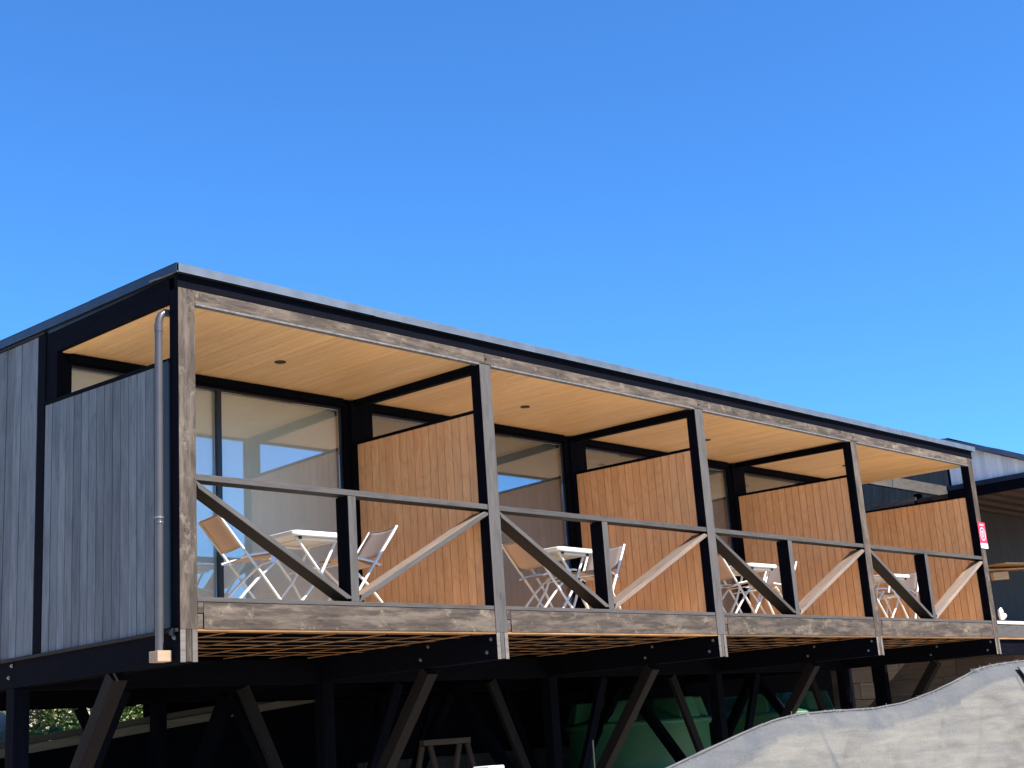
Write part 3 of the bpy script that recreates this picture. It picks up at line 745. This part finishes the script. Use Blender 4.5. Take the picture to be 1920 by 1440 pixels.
leafA = leaf_mat('green_leaves', (.05, .12, .02), (.20, .27, .06)); leafB = leaf_mat('pale_dry_leaves', (.12, .12, .05), (.45, .40, .22))
bark = simple('bark', (.09, .07, .05), .9)
def bush(x, y, w, h, n, mat, label):
    zb = terrain_z(x, y); t = thing('bush', label, 'bush', (x, y, zb), 0, 'bushes on the bank behind the house')
    st = MB()
    tips = []
    for k in range(9):
        a_ = random.uniform(0, 6.28); rr = random.uniform(.3, .9)
        p = (w*.5*rr*math.cos(a_), w*.35*rr*math.sin(a_), h*random.uniform(.5, .95))
        st.ring_tube([(0, 0, -.1), (p[0]*.4, p[1]*.4, p[2]*.5), p], [.03, .02, .008], 6)
    st.build('stems', bark, t)
    lf = MB()
    cl = [(random.uniform(-.5, .5)*w, random.uniform(-.35, .35)*w, random.uniform(.05, 1)*h, random.uniform(.12, .3)) for _ in range(26)]
    for _ in range(n):
        cx, cy, cz, cr_ = random.choice(cl)
        p = Vector((cx+random.gauss(0, cr_), cy+random.gauss(0, cr_), max(.02, cz+random.gauss(0, cr_))))
        s_ = random.uniform(.035, .065); d = Vector((random.gauss(0, 1), random.gauss(0, 1), random.gauss(0, .7))).normalized()
        e = d.cross(Vector((random.gauss(0, 1), random.gauss(0, 1), random.gauss(0, 1)))).normalized()
        lf.add([p-d*s_, p+e*s_*.45, p+d*s_, p-e*s_*.45], [(0, 1, 2, 3)])
    lf.build('foliage', mat, t)
bush(3.3, 9.9, 1.9, 1.5, 2600, leafB, 'dry pale bush on the bank seen below the left end of the house')
bush(5.1, 10.1, 1.9, 1.7, 3800, leafA, 'green leafy bush seen between the first brace and the column')
bush(6.7, 10.0, 1.5, 1.5, 3000, leafA, 'smaller green bush seen right of the column, above the pale boards')
bush(1.4, 10.4, 2.0, 1.8, 2600, leafA, 'green bush at the far left behind the corner column')
bush(4.2, 12.2, 2.6, 2.2, 3600, leafB, 'taller dry bush farther up the bank')
b = MB()
rk = [(Vector((math.cos(a_)*math.cos(e_), math.sin(a_)*math.cos(e_), math.sin(e_)))*(.34+.08*noise.noise(Vector((math.cos(a_)*1.5, math.sin(a_)*1.5, e_*2))))) for e_ in [R(q) for q in (-80, -50, -20, 10, 40, 65, 85)] for a_ in [2*math.pi*k/12 for k in range(12)]]
b.add(rk, [(i*12+k, i*12+(k+1) % 12, (i+1)*12+(k+1) % 12, (i+1)*12+k) for i in range(6) for k in range(12)]+[tuple(range(72, 84))], 0, .5, True)
tag(b.build('boulder', simple('pinkish_rock', (.42, .34, .3), .9, .1, 0, .3, 5, .4), None, (3.15, 9.35, -.62)), 'pale pinkish boulder among dry stems at far left under the house', 'rock')

# ================================================================ SHADE CLOTH IN THE FOREGROUND
def ray(u, v): return (r2*((u-960)/2552.3) - u2*((v-720)/2552.3) + fwd)
def at_y(u, v, Y): d = ray(u, v); t = (Y-CAM.y)/d.y; return CAM+d*t
cloth_top = [(-1.95, -1.235), ]
YC = -4.4
edge_px = [(900, 1560), (1080, 1520), (1255, 1441), (1340, 1401), (1420, 1364), (1462, 1349), (1500, 1339), (1570, 1333), (1640, 1329), (1700, 1317), (1760, 1294), (1800, 1274), (1830, 1257), (1855, 1249), (1890, 1243), (1925, 1239), (2000, 1236), (2100, 1250), (2220, 1240)]
edge = [at_y(u, v, YC) for u, v in edge_px]
xs_e = [p.x for p in edge]; zs_e = [p.z for p in edge]
def ez(x):
    if x <= xs_e[0]: return zs_e[0]
    for i in range(len(xs_e)-1):
        if x <= xs_e[i+1]:
            t = (x-xs_e[i])/(xs_e[i+1]-xs_e[i]); 
            return lerp(zs_e[i], zs_e[i+1], t)
    return zs_e[-1]
def ezs(x): return sum(ez(x+d)*w for d, w in ((-.05, .2), (-.025, .2), (0, .2), (.025, .2), (.05, .2)))
cm, nt, b_ = nmat('faded_shade_cloth', .95, .05)
L = nt.links
c0 = coords(nt, (1, 1, 1), False)
nA = noise_n(nt, coords(nt, (.8, .8, 7), False), 2.2, 8, .6, .8); rA = ramp(nt, [(.32, (.130, .123, .112)), (.68, (.198, .181, .152))]); L.new(nA.outputs[0], rA.inputs[0])
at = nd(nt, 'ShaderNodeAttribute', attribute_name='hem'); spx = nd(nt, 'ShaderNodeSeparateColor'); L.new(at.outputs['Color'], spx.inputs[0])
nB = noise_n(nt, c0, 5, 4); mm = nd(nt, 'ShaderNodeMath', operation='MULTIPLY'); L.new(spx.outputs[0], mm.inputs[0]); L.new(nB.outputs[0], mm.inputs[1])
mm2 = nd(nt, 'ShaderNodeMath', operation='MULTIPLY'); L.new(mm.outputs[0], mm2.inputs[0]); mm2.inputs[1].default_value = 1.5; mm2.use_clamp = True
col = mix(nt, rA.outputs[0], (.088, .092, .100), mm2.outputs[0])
nS = noise_n(nt, coords(nt, (1, 1, 1), False), 22, 3, .7); rS = ramp(nt, [(.70, (0, 0, 0)), (.76, (1, 1, 1))]); L.new(nS.outputs[0], rS.inputs[0])
col = mix(nt, col, (.13, .12, .12), rS.outputs[0])
wv = nd(nt, 'ShaderNodeTexNoise'); wv.inputs['Scale'].default_value = 1; wv.inputs['Detail'].default_value = 3; L.new(coords(nt, (60, 60, 340), False), wv.inputs['Vector'])
rw = ramp(nt, [(.3, (.86, .86, .86)), (.7, (1.12, 1.12, 1.12))]); L.new(wv.outputs[0], rw.inputs[0])
col = mix(nt, col, rw.outputs[0], 1.0, 'MULTIPLY')
L.new(col, b_.inputs['Base Color']); bump(nt, b_, wv.outputs[0], .35, .004)
def hem_attr(o, fn):
    ca = o.data.color_attributes.new('hem', 'FLOAT_COLOR', 'POINT')
    for i, v in enumerate(o.data.vertices): h = fn(v.co); ca.data[i].color = (h, h, h, 1)
sc_ = thing('shade_cloth', 'faded grey shade cloth with frayed top edge sagging over posts in the right foreground', 'shade cloth')
def cloth(x0, x1, nx, nz, yoff, drop, name, zt=None, amp=1.0):
    b = MB(); vs = []; zt = zt or ezs
    for i in range(nx+1):
        x = lerp(x0, x1, i/nx)
        for j in range(nz+1):
            t = j/nz; z = zt(x)-drop*t**1.25
            cr1 = (1-abs(noise.noise(Vector((x*1.9+t*4.2, t*2.2-x*.4, 11)))))**9; cr2 = (1-abs(noise.noise(Vector((x*3.1-t*5, t*1.6+x, 17)))))**10
            f = -.028*cr1-.018*cr2+.006*noise.noise(Vector((x*22+t*9, t*26, 5)))+.085*noise.noise(Vector((x*1.3+t*1.2, t*1.5, 3)))+.045*noise.noise(Vector((x*3+t*3, t*3, 8)))+.010*noise.noise(Vector((x*9-t*7, t*8, 1)))
            yy = YC+yoff-.42*t**.8*1.0 + f*amp*(min(1, t*6)) + .02*math.exp(-t*30)
            vs.append((x, yy, z+ (.004*noise.noise(Vector((x*40, 0, 0))) if j == 0 else 0)))
    m = nz+1
    fs = [(i*m+j, (i+1)*m+j, (i+1)*m+j+1, i*m+j+1) for i in range(nx) for j in range(nz)]
    b.add(vs, [f[::-1] for f in fs], 0, .5, True)
    o = b.build(name, cm, sc_)
    sd_ = o.modifiers.new('solid', 'SOLIDIFY'); sd_.thickness = .0025
    return o
X0, X1_ = xs_e[0], xs_e[-1]
strip = [at_y(1517, 1400, YC).x, at_y(1905, 1400, YC).x]
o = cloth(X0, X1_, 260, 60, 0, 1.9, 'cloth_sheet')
def hem_and_post_shade(co):
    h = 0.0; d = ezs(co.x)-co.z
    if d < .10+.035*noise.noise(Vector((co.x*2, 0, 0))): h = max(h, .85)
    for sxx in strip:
        if abs(co.x-sxx-.10*d+.008*noise.noise(Vector((0, 0, co.z*5)))) < .017: h = 1.0  # posts behind showing through as dark strips, put into the cloth colour
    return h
hem_attr(o, hem_and_post_shade)
# rolled hem cord along the top
pts = [(lerp(X0, X1_, k/150), YC+.012, ezs(lerp(X0, X1_, k/150))+.001+.003*noise.noise(Vector((k*.3, 0, 0)))) for k in range(151)]
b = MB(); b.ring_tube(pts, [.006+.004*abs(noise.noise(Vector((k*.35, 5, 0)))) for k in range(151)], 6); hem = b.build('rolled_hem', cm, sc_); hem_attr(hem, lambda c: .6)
pts2 = [(p[0], p[1]-.016, p[2]-.022-.008*noise.noise(Vector((k*.12, 2, 0)))) for k, p in enumerate(pts)]
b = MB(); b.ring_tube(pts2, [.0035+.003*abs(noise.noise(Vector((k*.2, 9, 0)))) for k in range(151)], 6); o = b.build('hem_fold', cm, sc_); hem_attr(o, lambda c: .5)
# frayed threads
b = MB()
def thread(x, z, n_, L_):
    for _ in range(n_):
        p = Vector((x+random.gauss(0, .045), YC-.01+random.gauss(0, .006), z(x)+random.uniform(-.008, .004)))
        a_ = random.uniform(.2, 2.9); q = p+Vector((math.cos(a_)*L_*random.random(), random.gauss(0, .006), math.sin(a_)*L_*random.uniform(.2, .9)))
        mp_ = (p+q)/2+Vector((random.gauss(0, .006), 0, random.gauss(0, .006)))
        b.ring_tube([p, mp_, q], .0009, 3, caps=False)
for (u, v, n_, L_) in ((1500, 1340, 20, .016), (1570, 1333, 10, .012), (1830, 1257, 40, .026), (1842, 1253, 30, .022), (1860, 1250, 26, .02), (1880, 1245, 30, .02), (1905, 1242, 22, .018), (1640, 1329, 8, .01)):
    thread(at_y(u, v, YC).x, ezs, n_, L_)
for k in range(90): thread(random.uniform(xs_e[2], xs_e[-1]), ezs, 1, .014)
o = b.build('frayed_threads', simple('bleached_thread', (.36, .35, .34), .9), sc_)
# overlapping second piece at the right with its slit drawn as a dark line
xa = at_y(1893, 1290, YC).x
b = MB(); vs = []; nzz = 30; nxx = 20
for i in range(nxx+1):
    for j in range(nzz+1):
        t = j/nzz; x = xa+.02+.34*t*.55+ .42*i/nxx; z = ezs(xa+.1)-.035-1.5*t
        vs.append((x, YC-.05-.42*t**.8+.02*noise.noise(Vector((x*4, z*4, 0)))-.02*math.exp(-i*.8), z))
m = nzz+1
b.add(vs, [(i*m+j, i*m+j+1, (i+1)*m+j+1, (i+1)*m+j) for i in range(nxx) for j in range(nzz)], 0, .5, True)
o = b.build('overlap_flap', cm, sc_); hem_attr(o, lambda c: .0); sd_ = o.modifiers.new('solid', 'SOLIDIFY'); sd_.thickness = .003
b = MB(); b.ring_tube([(vs[j][0]-.005, vs[j][1]-.004, vs[j][2]) for j in range(0, nzz+1)], .0045, 6); o = b.build('slit_shade_line', simple('slit_shade_dark', (.03, .03, .033), .9), sc_)  # near-black tube stands in for the shade inside the slit
for (u, dz) in ((1500, -.015), (1850, -.03), (1300, -.02)):
    px_ = at_y(u, 1400, YC).x
    b = MB(); b.ring_tube([(px_, YC+.06, -2.7), (px_, YC+.055, ezs(px_)+dz)], .03, 10); b.build('fence_post', bark, sc_)
pz = at_y(1480, 1347, YC+.06)
b = MB(); b.ring_tube([at_y(1455, 1348, YC+.05), at_y(1496, 1346, YC+.05)], .0022, 5); b.build('cane_stick', block_w, sc_)

lf = MB()
for _ in range(9000):
    x = random.uniform(-1, 9.5); y = random.uniform(8.4, 14.5); z = terrain_z(x, y)+random.uniform(0, .28)
    s_ = random.uniform(.04, .075); d = Vector((random.gauss(0, 1), random.gauss(0, 1), random.gauss(0, .5))).normalized()
    e = d.cross(Vector((random.gauss(0, 1), random.gauss(0, 1), random.gauss(0, 1)))).normalized(); p = Vector((x, y, z))
    lf.add([p-d*s_, p+e*s_*.5, p+d*s_, p-e*s_*.5], [(0, 1, 2, 3)])
tag(lf.build('ground_cover', leafA), 'low leafy ground cover on the bank behind the house', None, None, 'stuff')

cp = ray(916, 1436); tq = (.22-CAM.y)/cp.y; cp = CAM+cp*tq
pc = thing('capped_post', 'short post with a sunlit white cap just showing at the bottom edge of the picture', 'post', (cp.x, cp.y, -2.6))
b = MB(); b.box(-.05, .05, -.05, .05, -.1, cp.z+2.6-.04); b.build('post_shaft', bark, pc)
b = MB(); b.box(-.10, .10, -.10, .10, cp.z+2.6-.039, cp.z+2.6); b.build('white_cap', white_m, pc, bevel=.01)
